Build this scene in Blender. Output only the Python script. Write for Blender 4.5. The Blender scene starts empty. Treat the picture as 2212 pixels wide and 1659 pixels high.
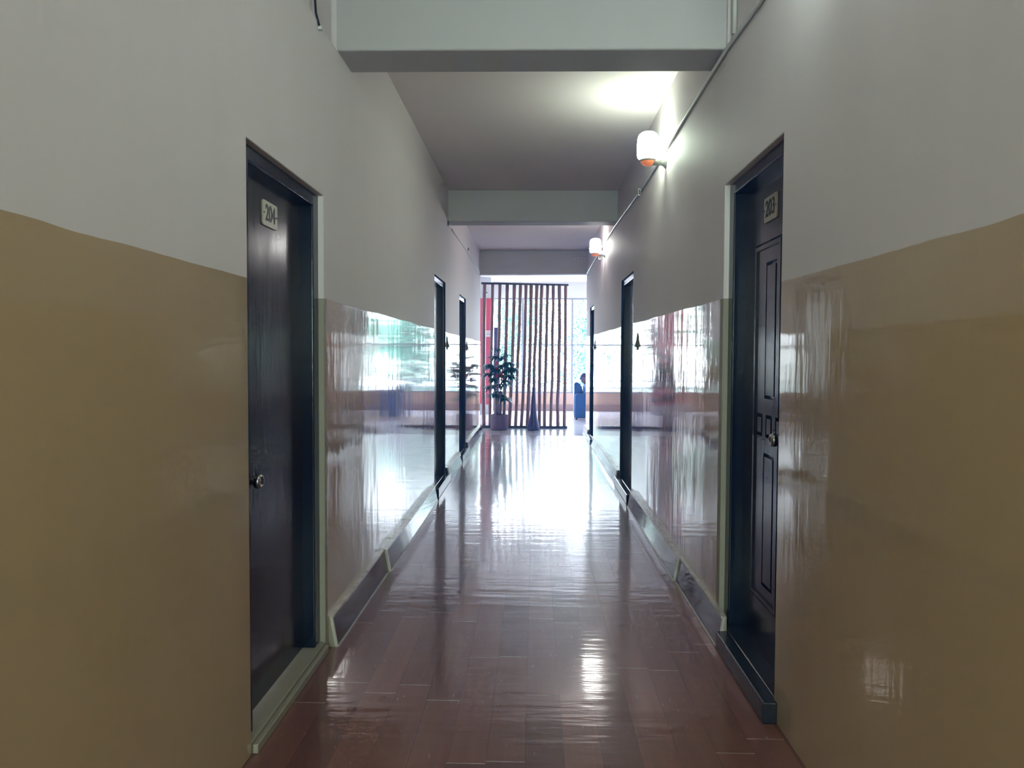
import bpy, bmesh, math, random
from mathutils import Vector, Matrix, noise as mnoise
random.seed(7)
S = bpy.context.scene
COL = S.collection

# ------------------------------------------------------------------ camera
H = 1.40
fwd = Vector((-0.029105, 0.998882, -0.037238)).normalized()
cam_d = bpy.data.cameras.new('camera'); cam = bpy.data.objects.new('camera', cam_d); COL.objects.link(cam)
cam_d.sensor_fit = 'HORIZONTAL'; cam_d.sensor_width = 36.0; cam_d.lens = 36.0 * 1650 / 2212
cam_d.clip_start = 0.02; cam_d.clip_end = 300
right = fwd.cross(Vector((0, 0, 1))).normalized(); up = right.cross(fwd)
rl = math.radians(0.25)
r2 = right * math.cos(rl) + up * math.sin(rl); u2 = -right * math.sin(rl) + up * math.cos(rl)
m = Matrix((r2, u2, -fwd)).transposed().to_4x4(); m.translation = Vector((0, 0, H))
cam.matrix_world = m
S.camera = cam

# ------------------------------------------------------------------ colour management and sampling behaviour
S.view_settings.view_transform = 'Standard'; S.view_settings.look = 'None'
S.view_settings.exposure = 0.0; S.view_settings.gamma = 1.0; S.view_settings.use_curve_mapping = False
cy = S.cycles
cy.use_denoising = True
cy.use_adaptive_sampling = True; cy.adaptive_threshold = 0.10; cy.adaptive_min_samples = 24
cy.max_bounces = 7; cy.diffuse_bounces = 4; cy.glossy_bounces = 4; cy.transmission_bounces = 4
cy.transparent_max_bounces = 12; cy.volume_bounces = 1
cy.sample_clamp_indirect = 8.0; cy.caustics_reflective = True; cy.blur_glossy = 0.3

# ------------------------------------------------------------------ daylight
W = bpy.data.worlds.new('World'); S.world = W; W.use_nodes = True
wn = W.node_tree.nodes; wl = W.node_tree.links
bg = wn['Background']; bg.inputs['Strength'].default_value = 46.0
tc = wn.new('ShaderNodeTexCoord'); sx = wn.new('ShaderNodeSeparateXYZ'); cr = wn.new('ShaderNodeValToRGB')
wl.new(tc.outputs['Generated'], sx.inputs[0]); wl.new(sx.outputs['Z'], cr.inputs[0]); wl.new(cr.outputs[0], bg.inputs['Color'])
cr.color_ramp.elements[0].position = 0.0; cr.color_ramp.elements[0].color = (0.76, 0.84, 1.0, 1)
cr.color_ramp.elements[1].position = 0.5; cr.color_ramp.elements[1].color = (0.58, 0.71, 1.0, 1)

def area(name, loc, rot, sx_, sy_, power, color, portal=False):
    d = bpy.data.lights.new(name, 'AREA'); d.shape = 'RECTANGLE'; d.size = sx_; d.size_y = sy_
    d.energy = power; d.color = color
    if portal: d.cycles.is_portal = True
    o = bpy.data.objects.new(name, d); o.location = loc; o.rotation_euler = rot; COL.objects.link(o); return o
# the big lobby window lets the sky in (portal only guides the sampling of the sky)
area('window_portal', (1.6, 19.55, 1.65), (math.radians(-90), 0, 0), 5.4, 2.4, 1, (1, 1, 1), True)
# area light for daylight from an assumed, unseen window behind the photographer
area('rear_daylight', (0.0, -3.4, 1.8), (math.radians(74), 0, 0), 1.5, 1.7, 128, (0.74, 1.0, 0.92))

# ------------------------------------------------------------------ dimensions
WL, WR = -0.98, 0.93
YB, YE = -3.6, 13.8          # back of the corridor, mouth of the corridor
ZC = 3.265                   # ceiling
LY = 19.4                    # window wall of the lobby
DL = [(2.59, 3.537, 2.135), (7.466, 8.40, 2.195), (9.954, 10.895, 2.20)]
DR = [(2.925, 3.81, 2.24), (7.27, 8.27, 2.205), (12.02, 12.85, 2.205)]

# ------------------------------------------------------------------ node helpers
def mat(name):
    M = bpy.data.materials.new(name); M.use_nodes = True
    nt = M.node_tree; return M, nt, nt.nodes['Principled BSDF']
def N(nt, t, **k):
    n = nt.nodes.new(t)
    for a, b in k.items(): setattr(n, a, b)
    return n
def L(nt, a, b): nt.links.new(a, b)
def math_n(nt, op, a, b=None, c=None):
    n = N(nt, 'ShaderNodeMath', operation=op)
    for i, v in enumerate((a, b, c)):
        if v is None: continue
        if isinstance(v, (int, float)): n.inputs[i].default_value = v
        else: L(nt, v, n.inputs[i])
    return n.outputs[0]
def mixc(nt, f, a, b):
    n = N(nt, 'ShaderNodeMix', data_type='RGBA')
    for s, v in ((n.inputs[0], f), (n.inputs[6], a), (n.inputs[7], b)):
        if isinstance(v, (int, float)): s.default_value = v
        elif isinstance(v, tuple): s.default_value = (*v, 1)
        else: L(nt, v, s)
    return n.outputs[2]
def mixf(nt, f, a, b):
    n = N(nt, 'ShaderNodeMix', data_type='FLOAT')
    for s, v in ((n.inputs[0], f), (n.inputs[2], a), (n.inputs[3], b)):
        if isinstance(v, (int, float)): s.default_value = v
        else: L(nt, v, s)
    return n.outputs[0]
def noise_n(nt, scale3, detail=3, rough=0.5, src=None, dist=0.0, scale=1.0):
    g = N(nt, 'ShaderNodeTexCoord'); mp = N(nt, 'ShaderNodeMapping')
    L(nt, g.outputs['Object'], mp.inputs['Vector']); mp.inputs['Scale'].default_value = scale3
    n = N(nt, 'ShaderNodeTexNoise'); L(nt, mp.outputs[0], n.inputs['Vector'])
    n.inputs['Scale'].default_value = scale; n.inputs['Detail'].default_value = detail
    n.inputs['Roughness'].default_value = rough; n.inputs['Distortion'].default_value = dist
    return n.outputs['Fac']
def bump(nt, h, dist, prev=None, strength=1.0):
    b = N(nt, 'ShaderNodeBump'); b.inputs['Distance'].default_value = dist; b.inputs['Strength'].default_value = strength
    L(nt, h, b.inputs['Height'])
    if prev is not None: L(nt, prev, b.inputs['Normal'])
    return b.outputs[0]
def simple(name, col, rough=0.5, metal=0.0, spec=0.5, var=0.12, nscale=8.0, bumpd=0.0, coat=0.0, emit=None, es=0.0):
    M, nt, p = mat(name)
    f = noise_n(nt, (nscale,) * 3)
    d = tuple(c * (1 - var) for c in col); e = tuple(min(1, c * (1 + var)) for c in col)
    L(nt, mixc(nt, f, d, e), p.inputs['Base Color'])
    p.inputs['Roughness'].default_value = rough; p.inputs['Metallic'].default_value = metal
    p.inputs['Specular IOR Level'].default_value = spec; p.inputs['Coat Weight'].default_value = coat
    p.inputs['Coat Roughness'].default_value = 0.06
    if bumpd: L(nt, bump(nt, noise_n(nt, (nscale * 3,) * 3), bumpd), p.inputs['Normal'])
    if emit: p.inputs['Emission Color'].default_value = (*emit, 1); p.inputs['Emission Strength'].default_value = es
    return M

# ------------------------------------------------------------------ materials
UP = (0.60, 0.585, 0.565)
def wall_material(name, side, y_strip, zline):
    """distempered upper wall, enamel dado below a hand-painted line"""
    M, nt, p = mat(name)
    g = N(nt, 'ShaderNodeTexCoord'); s = N(nt, 'ShaderNodeSeparateXYZ'); L(nt, g.outputs['Object'], s.inputs[0])
    x, y, z = s.outputs
    wob = noise_n(nt, (0, 1.3, 0), 4)
    lim = math_n(nt, 'ADD', math_n(nt, 'MULTIPLY', wob, 0.03), math_n(nt, 'MULTIPLY_ADD', y, zline[1], zline[0] - 0.015))
    dado = math_n(nt, 'LESS_THAN', z, lim)
    ax = math_n(nt, 'ABSOLUTE', x)
    dado = math_n(nt, 'MULTIPLY', dado, math_n(nt, 'LESS_THAN', ax, abs(side) + 0.002))
    strip = math_n(nt, 'MULTIPLY', math_n(nt, 'GREATER_THAN', y, y_strip[0]), math_n(nt, 'LESS_THAN', y, y_strip[1]))
    dado = math_n(nt, 'MULTIPLY', dado, math_n(nt, 'SUBTRACT', 1.0, strip))
    blot = noise_n(nt, (1.2, 1.2, 0.9), 4, 0.55)
    fine = noise_n(nt, (9, 9, 1.6), 3)
    upc = mixc(nt, blot, (0.69, 0.63, 0.63), (0.77, 0.70, 0.715))
    upc = mixc(nt, math_n(nt, 'MULTIPLY', fine, 0.12), upc, (0.42, 0.41, 0.39))
    stripc = (0.33, 0.31, 0.25)
    upc = mixc(nt, math_n(nt, 'MULTIPLY', strip, math_n(nt, 'LESS_THAN', z, lim)), upc, stripc)
    rev = math_n(nt, 'MULTIPLY', math_n(nt, 'GREATER_THAN', ax, abs(side) + 0.0015), math_n(nt, 'MULTIPLY', math_n(nt, 'GREATER_THAN', y, 5.0), math_n(nt, 'LESS_THAN', z, 2.25)))
    upc = mixc(nt, rev, upc, (0.008, 0.020, 0.045))
    dc = mixc(nt, blot, (0.45, 0.315, 0.175), (0.51, 0.37, 0.225))
    L(nt, mixc(nt, dado, upc, dc), p.inputs['Base Color'])
    L(nt, mixf(nt, dado, 0.62, 0.05), p.inputs['Roughness'])
    L(nt, mixf(nt, dado, 0.25, 0.8), p.inputs['Specular IOR Level'])
    L(nt, math_n(nt, 'MULTIPLY', dado, 0.45), p.inputs['Coat Weight']); p.inputs['Coat IOR'].default_value = 1.65; p.inputs['Coat Roughness'].default_value = 0.035
    # brush marks run up and down: strong across, long along z
    b1 = noise_n(nt, (1, 34, 2.0), 3, 0.6)
    b2 = noise_n(nt, (1, 4.0, 1.3), 2, 0.5)
    b3 = noise_n(nt, (90, 130, 30), 2, 0.5)
    h = math_n(nt, 'ADD', math_n(nt, 'MULTIPLY', b1, 0.07), math_n(nt, 'ADD', math_n(nt, 'MULTIPLY', b2, 0.45), math_n(nt, 'MULTIPLY', b3, 0.006)))
    nn = bump(nt, h, 0.0055); L(nt, nn, p.inputs['Normal']); L(nt, nn, p.inputs['Coat Normal'])
    return M
M_wl = wall_material('painted_wall_left', WL, (3.50, 3.575), (1.664, -0.0012))
M_wr = wall_material('painted_wall_right', WR, (3.77, 3.872), (1.665, 0.0055))
M_plaster = simple('white_plaster', (0.60, 0.58, 0.575), 0.7, var=0.05, nscale=1.5, bumpd=0.0008, spec=0.2)
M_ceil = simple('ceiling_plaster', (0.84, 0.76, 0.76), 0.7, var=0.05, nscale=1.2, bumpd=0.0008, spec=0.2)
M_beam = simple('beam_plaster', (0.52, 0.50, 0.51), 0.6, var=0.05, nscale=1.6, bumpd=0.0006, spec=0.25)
M_jamb = simple('navy_enamel', (0.002, 0.007, 0.022), 0.14, var=0.3, nscale=5, bumpd=0.0012, spec=0.6)

def door_material():
    M, nt, p = mat('dark_door_enamel')
    f = noise_n(nt, (3, 14, 2), 4, 0.6)
    L(nt, mixc(nt, f, (0.005, 0.003, 0.007), (0.014, 0.008, 0.014)), p.inputs['Base Color'])
    p.inputs['Specular IOR Level'].default_value = 0.6
    L(nt, mixf(nt, noise_n(nt, (4, 9, 3), 3), 0.12, 0.26), p.inputs['Roughness'])
    h = math_n(nt, 'ADD', math_n(nt, 'MULTIPLY', noise_n(nt, (1, 26, 3), 4, 0.65), 0.5), noise_n(nt, (1, 7, 4), 3))
    L(nt, bump(nt, h, 0.0009), p.inputs['Normal'])
    return M
M_door = door_material()

def floor_material():
    M, nt, p = mat('wood_plank_floor')
    g = N(nt, 'ShaderNodeTexCoord'); sp = N(nt, 'ShaderNodeSeparateXYZ'); L(nt, g.outputs['Object'], sp.inputs[0])
    u = math_n(nt, 'MULTIPLY', math_n(nt, 'ADD', sp.outputs[0], 5.02), 1 / 0.135); row = math_n(nt, 'FLOOR', u); fx = math_n(nt, 'FRACT', u)
    off = math_n(nt, 'FRACT', math_n(nt, 'MULTIPLY', math_n(nt, 'SINE', math_n(nt, 'MULTIPLY', row, 12.9)), 437.5))
    w = math_n(nt, 'ADD', math_n(nt, 'MULTIPLY', sp.outputs[1], 1 / 0.92), math_n(nt, 'ADD', off, 20.0)); cell = math_n(nt, 'FLOOR', w); fy = math_n(nt, 'FRACT', w)
    cb = N(nt, 'ShaderNodeCombineXYZ'); L(nt, row, cb.inputs[0]); L(nt, cell, cb.inputs[1])
    wn_ = N(nt, 'ShaderNodeTexWhiteNoise', noise_dimensions='2D'); L(nt, cb.outputs[0], wn_.inputs['Vector'])
    butt = math_n(nt, 'MULTIPLY', math_n(nt, 'LESS_THAN', fy, 0.0042), math_n(nt, 'MULTIPLY_ADD', noise_n(nt, (14, 14, 1), 2), 1.6, -0.25))
    side = math_n(nt, 'LESS_THAN', fx, 0.014)
    joint = math_n(nt, 'MAXIMUM', side, math_n(nt, 'LESS_THAN', fy, 0.003))
    grain = noise_n(nt, (36, 1.6, 1), 5, 0.6, dist=0.4)
    blot = noise_n(nt, (5, 2.5, 1), 4, 0.6)
    c = mixc(nt, wn_.outputs['Value'], (0.10, 0.032, 0.026), (0.27, 0.098, 0.062))
    c = mixc(nt, math_n(nt, 'MULTIPLY', grain, 0.6), c, (0.075, 0.026, 0.023))
    c = mixc(nt, math_n(nt, 'MULTIPLY', blot, 0.45), c, (0.23, 0.092, 0.066))
    # long joints dark, butt joints painted pale for the light they catch
    c = mixc(nt, math_n(nt, 'MULTIPLY', side, 0.7), c, (0.05, 0.025, 0.025))
    c = mixc(nt, butt, c, (0.75, 0.74, 0.78))
    p.inputs['Specular IOR Level'].default_value = 0.3
    r = math_n(nt, 'ADD', 0.31, math_n(nt, 'MULTIPLY', noise_n(nt, (14, 5, 1), 4, 0.7), 0.1))
    L(nt, r, p.inputs['Roughness'])
    p.inputs['Coat IOR'].default_value = 1.6; p.inputs['Coat Weight'].default_value = 0.9; p.inputs['Coat Roughness'].default_value = 0.09
    # shallow buckles across the corridor, plus scratches
    w1 = noise_n(nt, (1.8, 11.0, 1), 3, 0.55)
    w2 = noise_n(nt, (2.5, 2.2, 1), 2, 0.5)
    def scratch(ang, th):
        mq = N(nt, 'ShaderNodeMapping'); L(nt, g.outputs['Object'], mq.inputs['Vector']); mq.inputs['Rotation'].default_value = (0, 0, math.radians(ang)); mq.inputs['Scale'].default_value = (150, 14, 1)
        q = N(nt, 'ShaderNodeTexNoise'); q.inputs['Scale'].default_value = 1.0; q.inputs['Detail'].default_value = 2.0; L(nt, mq.outputs[0], q.inputs['Vector'])
        return math_n(nt, 'GREATER_THAN', q.outputs['Fac'], th)
    scr = math_n(nt, 'MAXIMUM', scratch(28, 0.735), math_n(nt, 'MAXIMUM', scratch(-52, 0.74), scratch(82, 0.735)))
    scr = math_n(nt, 'MULTIPLY', scr, math_n(nt, 'GREATER_THAN', noise_n(nt, (4, 4, 1), 2), 0.5))
    L(nt, mixc(nt, math_n(nt, 'MULTIPLY', scr, 0.5), c, (0.60, 0.58, 0.64)), p.inputs['Base Color'])  # whitish glints of the scratches painted into the base colour
    h = math_n(nt, 'ADD', math_n(nt, 'MULTIPLY', w1, 0.5), math_n(nt, 'ADD', math_n(nt, 'MULTIPLY', w2, 0.5), math_n(nt, 'MULTIPLY', scr, 0.003)))
    n1 = bump(nt, h, 0.004)
    n2 = bump(nt, joint, -0.0012, n1)
    L(nt, n2, p.inputs['Normal']); L(nt, n2, p.inputs['Coat Normal'])
    return M
M_floor = floor_material()

def tile_material():
    M, nt, p = mat('pale_lobby_tile')
    g = N(nt, 'ShaderNodeTexCoord')
    b = N(nt, 'ShaderNodeTexBrick'); L(nt, g.outputs['Object'], b.inputs['Vector']); b.offset = 0.0
    b.inputs['Scale'].default_value = 1.0; b.inputs['Brick Width'].default_value = 0.6; b.inputs['Row Height'].default_value = 0.6
    b.inputs['Mortar Size'].default_value = 0.003
    b.inputs['Color1'].default_value = (0.60, 0.57, 0.58, 1); b.inputs['Color2'].default_value = (0.66, 0.63, 0.64, 1); b.inputs['Mortar'].default_value = (0.3, 0.28, 0.28, 1)
    L(nt, b.outputs['Color'], p.inputs['Base Color'])
    p.inputs['Roughness'].default_value = 0.13
    L(nt, bump(nt, noise_n(nt, (2, 2, 2)), 0.001), p.inputs['Normal'])
    return M
M_tile = tile_material()

def skirt_material():
    M, nt, p = mat('brown_skirting_tile')
    g = N(nt, 'ShaderNodeTexCoord'); s = N(nt, 'ShaderNodeSeparateXYZ'); L(nt, g.outputs['Object'], s.inputs[0])
    fr = math_n(nt, 'FRACT', math_n(nt, 'MULTIPLY', math_n(nt, 'ADD', s.outputs[1], -0.095), 1 / 0.31))
    j = math_n(nt, 'LESS_THAN', fr, 0.012)
    c = mixc(nt, noise_n(nt, (6, 6, 6)), (0.060, 0.040, 0.060), (0.10, 0.065, 0.075))
    c = mixc(nt, j, c, (0.01, 0.008, 0.01))
    L(nt, c, p.inputs['Base Color']); p.inputs['Roughness'].default_value = 0.08
    L(nt, bump(nt, noise_n(nt, (5, 5, 5)), 0.0012), p.inputs['Normal'])
    return M
M_skirt = skirt_material()
M_cap = simple('chipped_tile_edge', (0.50, 0.45, 0.42), 0.18, var=0.45, nscale=16, bumpd=0.002)
M_grout = simple('white_floor_edge_grout', (0.45, 0.42, 0.40), 0.25, var=0.35, nscale=20)
M_thresh = simple('bare_cement_sill', (0.30, 0.265, 0.20), 0.5, var=0.15, nscale=9)
M_darkstep = simple('dark_painted_plinth', (0.012, 0.014, 0.022), 0.22, var=0.3, nscale=12, bumpd=0.002)
M_steel = simple('brushed_steel', (0.42, 0.40, 0.37), 0.22, metal=1.0, var=0.05)
M_plate = simple('aged_ivory_plate', (0.62, 0.57, 0.50), 0.35, var=0.05)
M_plate2 = simple('aged_tan_plate', (0.50, 0.45, 0.36), 0.35, var=0.05)
M_ink = simple('black_ink', (0.012, 0.012, 0.014), 0.4, var=0.0)
M_black = simple('black_plastic', (0.012, 0.014, 0.016), 0.3, var=0.1)
M_pvc = simple('white_pvc', (0.62, 0.62, 0.60), 0.4, var=0.06)
M_lampbody = simple('grey_lamp_plastic', (0.42, 0.43, 0.38), 0.4, var=0.04)
M_lampamber = simple('amber_lamp_cup', (0.80, 0.22, 0.07), 0.4, var=0.06, emit=(1.0, 0.30, 0.14), es=0.35)
M_globe = simple('lit_opal_glass', (0.9, 0.9, 0.9), 0.3, var=0.0, emit=(0.82, 1.0, 0.84), es=54.0)
M_globe3 = simple('lit_cool_green_opal_glass', (0.9, 0.9, 0.9), 0.3, var=0.0, emit=(0.78, 1.0, 0.90), es=45.0)
M_globe2 = simple('lit_cool_opal_glass', (0.9, 0.9, 0.9), 0.3, var=0.0, emit=(0.97, 0.98, 1.0), es=62.0)

def bamboo_material():
    M, nt, p = mat('stained_bamboo')
    f = noise_n(nt, (30, 30, 2.5), 4, 0.6)
    c = mixc(nt, f, (0.13, 0.060, 0.042), (0.30, 0.155, 0.11))
    L(nt, c, p.inputs['Base Color']); p.inputs['Roughness'].default_value = 0.35
    return M
M_bamboo = bamboo_material()
M_rail = simple('black_brown_rail', (0.018, 0.010, 0.020), 0.35, var=0.2)
M_pot = simple('mauve_clay_pot', (0.145, 0.085, 0.11), 0.5, var=0.12, nscale=14, bumpd=0.001)
M_soil = simple('dark_soil', (0.03, 0.02, 0.015), 0.9, var=0.4, nscale=60)
M_leaf = simple('plant_leaf', (0.015, 0.085, 0.070), 0.35, var=0.5, nscale=9)
M_cane = simple('plant_cane', (0.16, 0.11, 0.12), 0.5, var=0.25, nscale=20)
M_blossom = simple('crimson_petal', (0.62, 0.015, 0.06), 0.5, var=0.15)
M_vase = simple('indigo_ceramic', (0.055, 0.045, 0.12), 0.22, var=0.2, nscale=10, bumpd=0.001)
M_red = simple('red_wall_paint', (0.52, 0.055, 0.065), 0.45, var=0.06, nscale=2)
M_darkpanel = simple('dark_purple_panel', (0.055, 0.035, 0.075), 0.4, var=0.1)
M_parapet = simple('tan_parapet_paint', (0.52, 0.33, 0.22), 0.2, var=0.06, nscale=2)
M_parskirt = simple('brown_parapet_base', (0.32, 0.19, 0.14), 0.2, var=0.1)
M_alu = simple('grey_window_frame', (0.30, 0.31, 0.34), 0.35, metal=0.3, var=0.05)
M_thinframe = simple('dark_sash_frame', (0.12, 0.12, 0.15), 0.35, var=0.05)
M_chair = simple('navy_leatherette', (0.003, 0.042, 0.135), 0.55, var=0.15, nscale=30, bumpd=0.0008)
M_chairleg = simple('chair_foot', (0.02, 0.02, 0.03), 0.4)
M_skin = simple('skin', (0.22, 0.105, 0.085), 0.5, var=0.08, nscale=20)
M_hair = simple('black_hair', (0.010, 0.012, 0.018), 0.45, var=0.3, nscale=80)
M_shirt = simple('pale_blue_shirt', (0.30, 0.42, 0.66), 0.8, var=0.06, nscale=15)
M_trouser = simple('dark_trousers', (0.03, 0.035, 0.06), 0.8, var=0.1)
M_treeleaf = [simple('tree_leaf_%s' % a, c, 0.6, var=0.35, nscale=2.0) for a, c in
              (('a', (0.040, 0.135, 0.070)), ('b', (0.055, 0.165, 0.095)), ('c', (0.040, 0.125, 0.085)))]
M_bark = simple('bark', (0.08, 0.07, 0.06), 0.9, var=0.3, nscale=10)
M_ground = simple('pale_dry_ground', (0.22, 0.24, 0.20), 0.9, var=0.2, nscale=0.6)
M_slab = simple('balcony_concrete', (0.35, 0.34, 0.33), 0.8, var=0.1)
M_railbar = simple('balcony_rail_paint', (0.17, 0.19, 0.24), 0.4, var=0.05)
M_sign = simple('white_notice_paper', (0.72, 0.62, 0.60), 0.6, var=0.03)

def glass_material():
    M = bpy.data.materials.new('window_glass'); M.use_nodes = True; nt = M.node_tree
    nt.nodes.clear()
    o = N(nt, 'ShaderNodeOutputMaterial'); t = N(nt, 'ShaderNodeBsdfTransparent'); g = N(nt, 'ShaderNodeBsdfGlossy')
    t.inputs['Color'].default_value = (0.95, 0.985, 0.98, 1); g.inputs['Roughness'].default_value = 0.02
    mx = N(nt, 'ShaderNodeMixShader'); f = N(nt, 'ShaderNodeFresnel'); f.inputs['IOR'].default_value = 1.3
    L(nt, f.outputs[0], mx.inputs[0]); L(nt, t.outputs[0], mx.inputs[1]); L(nt, g.outputs[0], mx.inputs[2]); L(nt, mx.outputs[0], o.inputs[0])
    return M
M_glass = glass_material()

# ------------------------------------------------------------------ geometry helpers
def box(bm, x0, x1, y0, y1, z0, z1):
    vs = [bm.verts.new((x, y, z)) for x in (x0, x1) for y in (y0, y1) for z in (z0, z1)]
    for f in ((0, 1, 3, 2), (4, 6, 7, 5), (0, 4, 5, 1), (2, 3, 7, 6), (0, 2, 6, 4), (1, 5, 7, 3)):
        bm.faces.new([vs[i] for i in f])
def prism(bm, pts, fn, d0, d1):
    """pts: 2D outline; fn(a, b, d) -> xyz; extruded from d0 to d1"""
    A = [bm.verts.new(fn(a, b, d0)) for a, b in pts]; B = [bm.verts.new(fn(a, b, d1)) for a, b in pts]
    n = len(pts); bm.faces.new(A); bm.faces.new(B[::-1])
    for i in range(n): bm.faces.new((A[i], B[i], B[(i + 1) % n], A[(i + 1) % n]))
def tube(bm, pts, rad, seg=10, cap=True):
    pts = [Vector(p) for p in pts]; rings = []
    for i, p in enumerate(pts):
        t = (pts[min(i + 1, len(pts) - 1)] - pts[max(i - 1, 0)]).normalized()
        a = Vector((0, 0, 1)) if abs(t.z) < 0.9 else Vector((1, 0, 0))
        u = t.cross(a).normalized(); v = t.cross(u)
        r = rad[i] if isinstance(rad, (list, tuple)) else rad
        rings.append([bm.verts.new(p + (u * math.cos(k * 2 * math.pi / seg) + v * math.sin(k * 2 * math.pi / seg)) * r) for k in range(seg)])
    for a, b in zip(rings, rings[1:]):
        for k in range(seg): bm.faces.new((a[k], a[(k + 1) % seg], b[(k + 1) % seg], b[k]))
    if cap: bm.faces.new(rings[0][::-1]); bm.faces.new(rings[-1])
def lathe(bm, prof, seg=32, fn=lambda x, y, z: (x, y, z)):
    rings = [[bm.verts.new(fn(r * math.cos(k * 2 * math.pi / seg), r * math.sin(k * 2 * math.pi / seg), z)) for k in range(seg)] for r, z in prof]
    for a, b in zip(rings, rings[1:]):
        for k in range(seg): bm.faces.new((a[k], a[(k + 1) % seg], b[(k + 1) % seg], b[k]))
    bm.faces.new(rings[0][::-1]); bm.faces.new(rings[-1])
def obj(name, bm, mt, parent=None, bevel=0.0, smooth=False, segs=2, **props):
    bmesh.ops.recalc_face_normals(bm, faces=bm.faces[:])
    me = bpy.data.meshes.new(name); bm.to_mesh(me); bm.free()
    if smooth:
        for p in me.polygons: p.use_smooth = True
    o = bpy.data.objects.new(name, me); COL.objects.link(o); me.materials.append(mt)
    if parent: o.parent = parent
    if bevel:
        b = o.modifiers.new('bevel', 'BEVEL'); b.width = bevel; b.segments = segs; b.limit_method = 'ANGLE'; b.angle_limit = math.radians(40)
    if smooth == 'auto': pass
    for k, v in props.items(): o[k] = v
    return o
def empty(name, loc, label=None, category=None, group=None, kind=None):
    o = bpy.data.objects.new(name, None); o.location = loc; COL.objects.link(o); o.empty_display_size = 0.1
    if label: o['label'] = label
    if category: o['category'] = category
    if group: o['group'] = group
    if kind: o['kind'] = kind
    return o
def new(): return bmesh.new()
def struct(name, bm, mt, label=None, **k):
    o = obj(name, bm, mt, **k); o['kind'] = 'structure'
    if label: o['label'] = label
    return o

# ------------------------------------------------------------------ corridor shell
def wall(name, side, X, doors, mt, label):
    bm = new(); out = X + side * 0.24
    pts = [(YB, 0)]
    for a, b, t in doors: pts += [(a, 0), (a, t), (b, t), (b, 0)]
    pts += [(YE, 0), (YE, ZC), (3.80, ZC), (3.80, 2.90), (YB, 2.90)]
    prism(bm, pts, lambda a, b, d: (d, a, b), X, out)
    # the wall above beam height steps back a little in the nearest bay
    box(bm, X + side * 0.028, out, YB, 3.80, 2.90, ZC)
    return struct(name, bm, mt, label, bevel=0.004)
wall('wall_left', -1, WL, DL, M_wl, 'left corridor wall, grey white above a glossy tan dado')
wall('wall_right', 1, WR, DR, M_wr, 'right corridor wall, grey white above a glossy tan dado')
bm = new(); box(bm, WL - 0.24, WR + 0.24, YB - 0.15, YB, 0, ZC); struct('wall_back', bm, M_plaster, 'wall at the near end of the corridor behind the viewer')
bm = new(); box(bm, WL - 0.24, WR + 0.24, YB - 0.15, 13.40, -0.12, 0); struct('floor', bm, M_floor, 'glossy reddish brown plank floor of the corridor')
bm = new(); box(bm, -3.4, 5.4, 13.40, LY + 0.15, -0.12, 0); struct('floor_lobby', bm, M_tile, 'pale polished tile floor of the bright lobby')
bm = new(); box(bm, -3.4, 5.4, YB - 0.15, LY + 0.15, ZC, ZC + 0.15); struct('ceiling', bm, M_ceil, 'plain plaster ceiling')
# beams
def beam(name, yl, yr, th, zl, zr, label):
    bm = new(); a, b = WL - 0.02, WR + 0.02
    vs = [bm.verts.new(v) for v in ((a, yl, zl), (b, yr, zr), (b, yr + th, zr), (a, yl + th, zl), (a, yl, ZC), (b, yr, ZC), (b, yr + th, ZC), (a, yl + th, ZC))]
    for f in ((0, 1, 2, 3), (4, 7, 6, 5), (0, 4, 5, 1), (1, 5, 6, 2), (2, 6, 7, 3), (3, 7, 4, 0)): bm.faces.new([vs[i] for i in f])
    return struct(name, bm, M_beam, label, bevel=0.012, segs=3)
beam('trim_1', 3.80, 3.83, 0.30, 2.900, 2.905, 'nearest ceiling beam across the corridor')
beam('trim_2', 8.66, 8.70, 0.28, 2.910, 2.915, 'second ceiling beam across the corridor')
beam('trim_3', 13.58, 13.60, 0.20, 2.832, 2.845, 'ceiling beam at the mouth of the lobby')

# skirting (baseboards) with tile face, chipped cap and floor grout
def skirt(parent, X, xs, y0, y1, h=0.148):
    s = 1 if X > 0 else -1; lean = 0.026; wt = X   # tile leans back a little; wt: where the fillet meets the cap
    bm = new(); prism(bm, [(xs, 0), (xs + s * lean, h - 0.012), (X, h - 0.012), (X, 0)], lambda a, b, d: (a, d, b), y0, y1); obj('skirting_tile', bm, M_skirt, parent)
    bm = new(); n = int((y1 - y0) / 0.31) + 1
    ys = [y0 + (y1 - y0) * i / n for i in range(n + 1)]
    for a, b in zip(ys, ys[1:]):
        jx = random.uniform(-0.003, 0.003); e = (xs + s * (lean - 0.004) + jx, X)
        box(bm, min(e), max(e), a, b - 0.003, h - 0.012, h + random.uniform(-0.001, 0.002))
    prism(bm, [(xs - s * 0.002, 0), (xs + s * lean - s * 0.002, h), (xs + s * (lean + 0.012), h), (xs + s * 0.012, 0)], lambda a, b, d: (a, d, b), y0 - 0.012, y0)
    obj('skirting_cap', bm, M_cap, parent)
    bm = new(); prism(bm, [(xs + s * 0.012, 0), (xs + s * (lean + 0.012), h), (X - s * 0.001, h), (X - s * 0.001, 0)], lambda a, b, d: (a, d, b), y0 - 0.011, y0 - 0.0005); obj('mortar_end', bm, M_thresh if y0 < 8 else M_darkstep, parent)
    bm = new(); box(bm, xs - 0.008 if s > 0 else xs - 0.002, xs + 0.002 if s > 0 else xs + 0.008, y0, y1, 0, 0.004); obj('floor_grout', bm, M_grout, parent)
bl = empty('baseboard_left', (0, 0, 0), 'tiled skirting along the left wall', kind='structure')
for a, b, x in ((3.60, 4.86, -0.936), (4.875, 7.27, -0.920), (8.46, 9.86, -0.928), (10.98, YE, -0.928)): skirt(bl, WL, x, a, b, 0.145)
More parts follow.
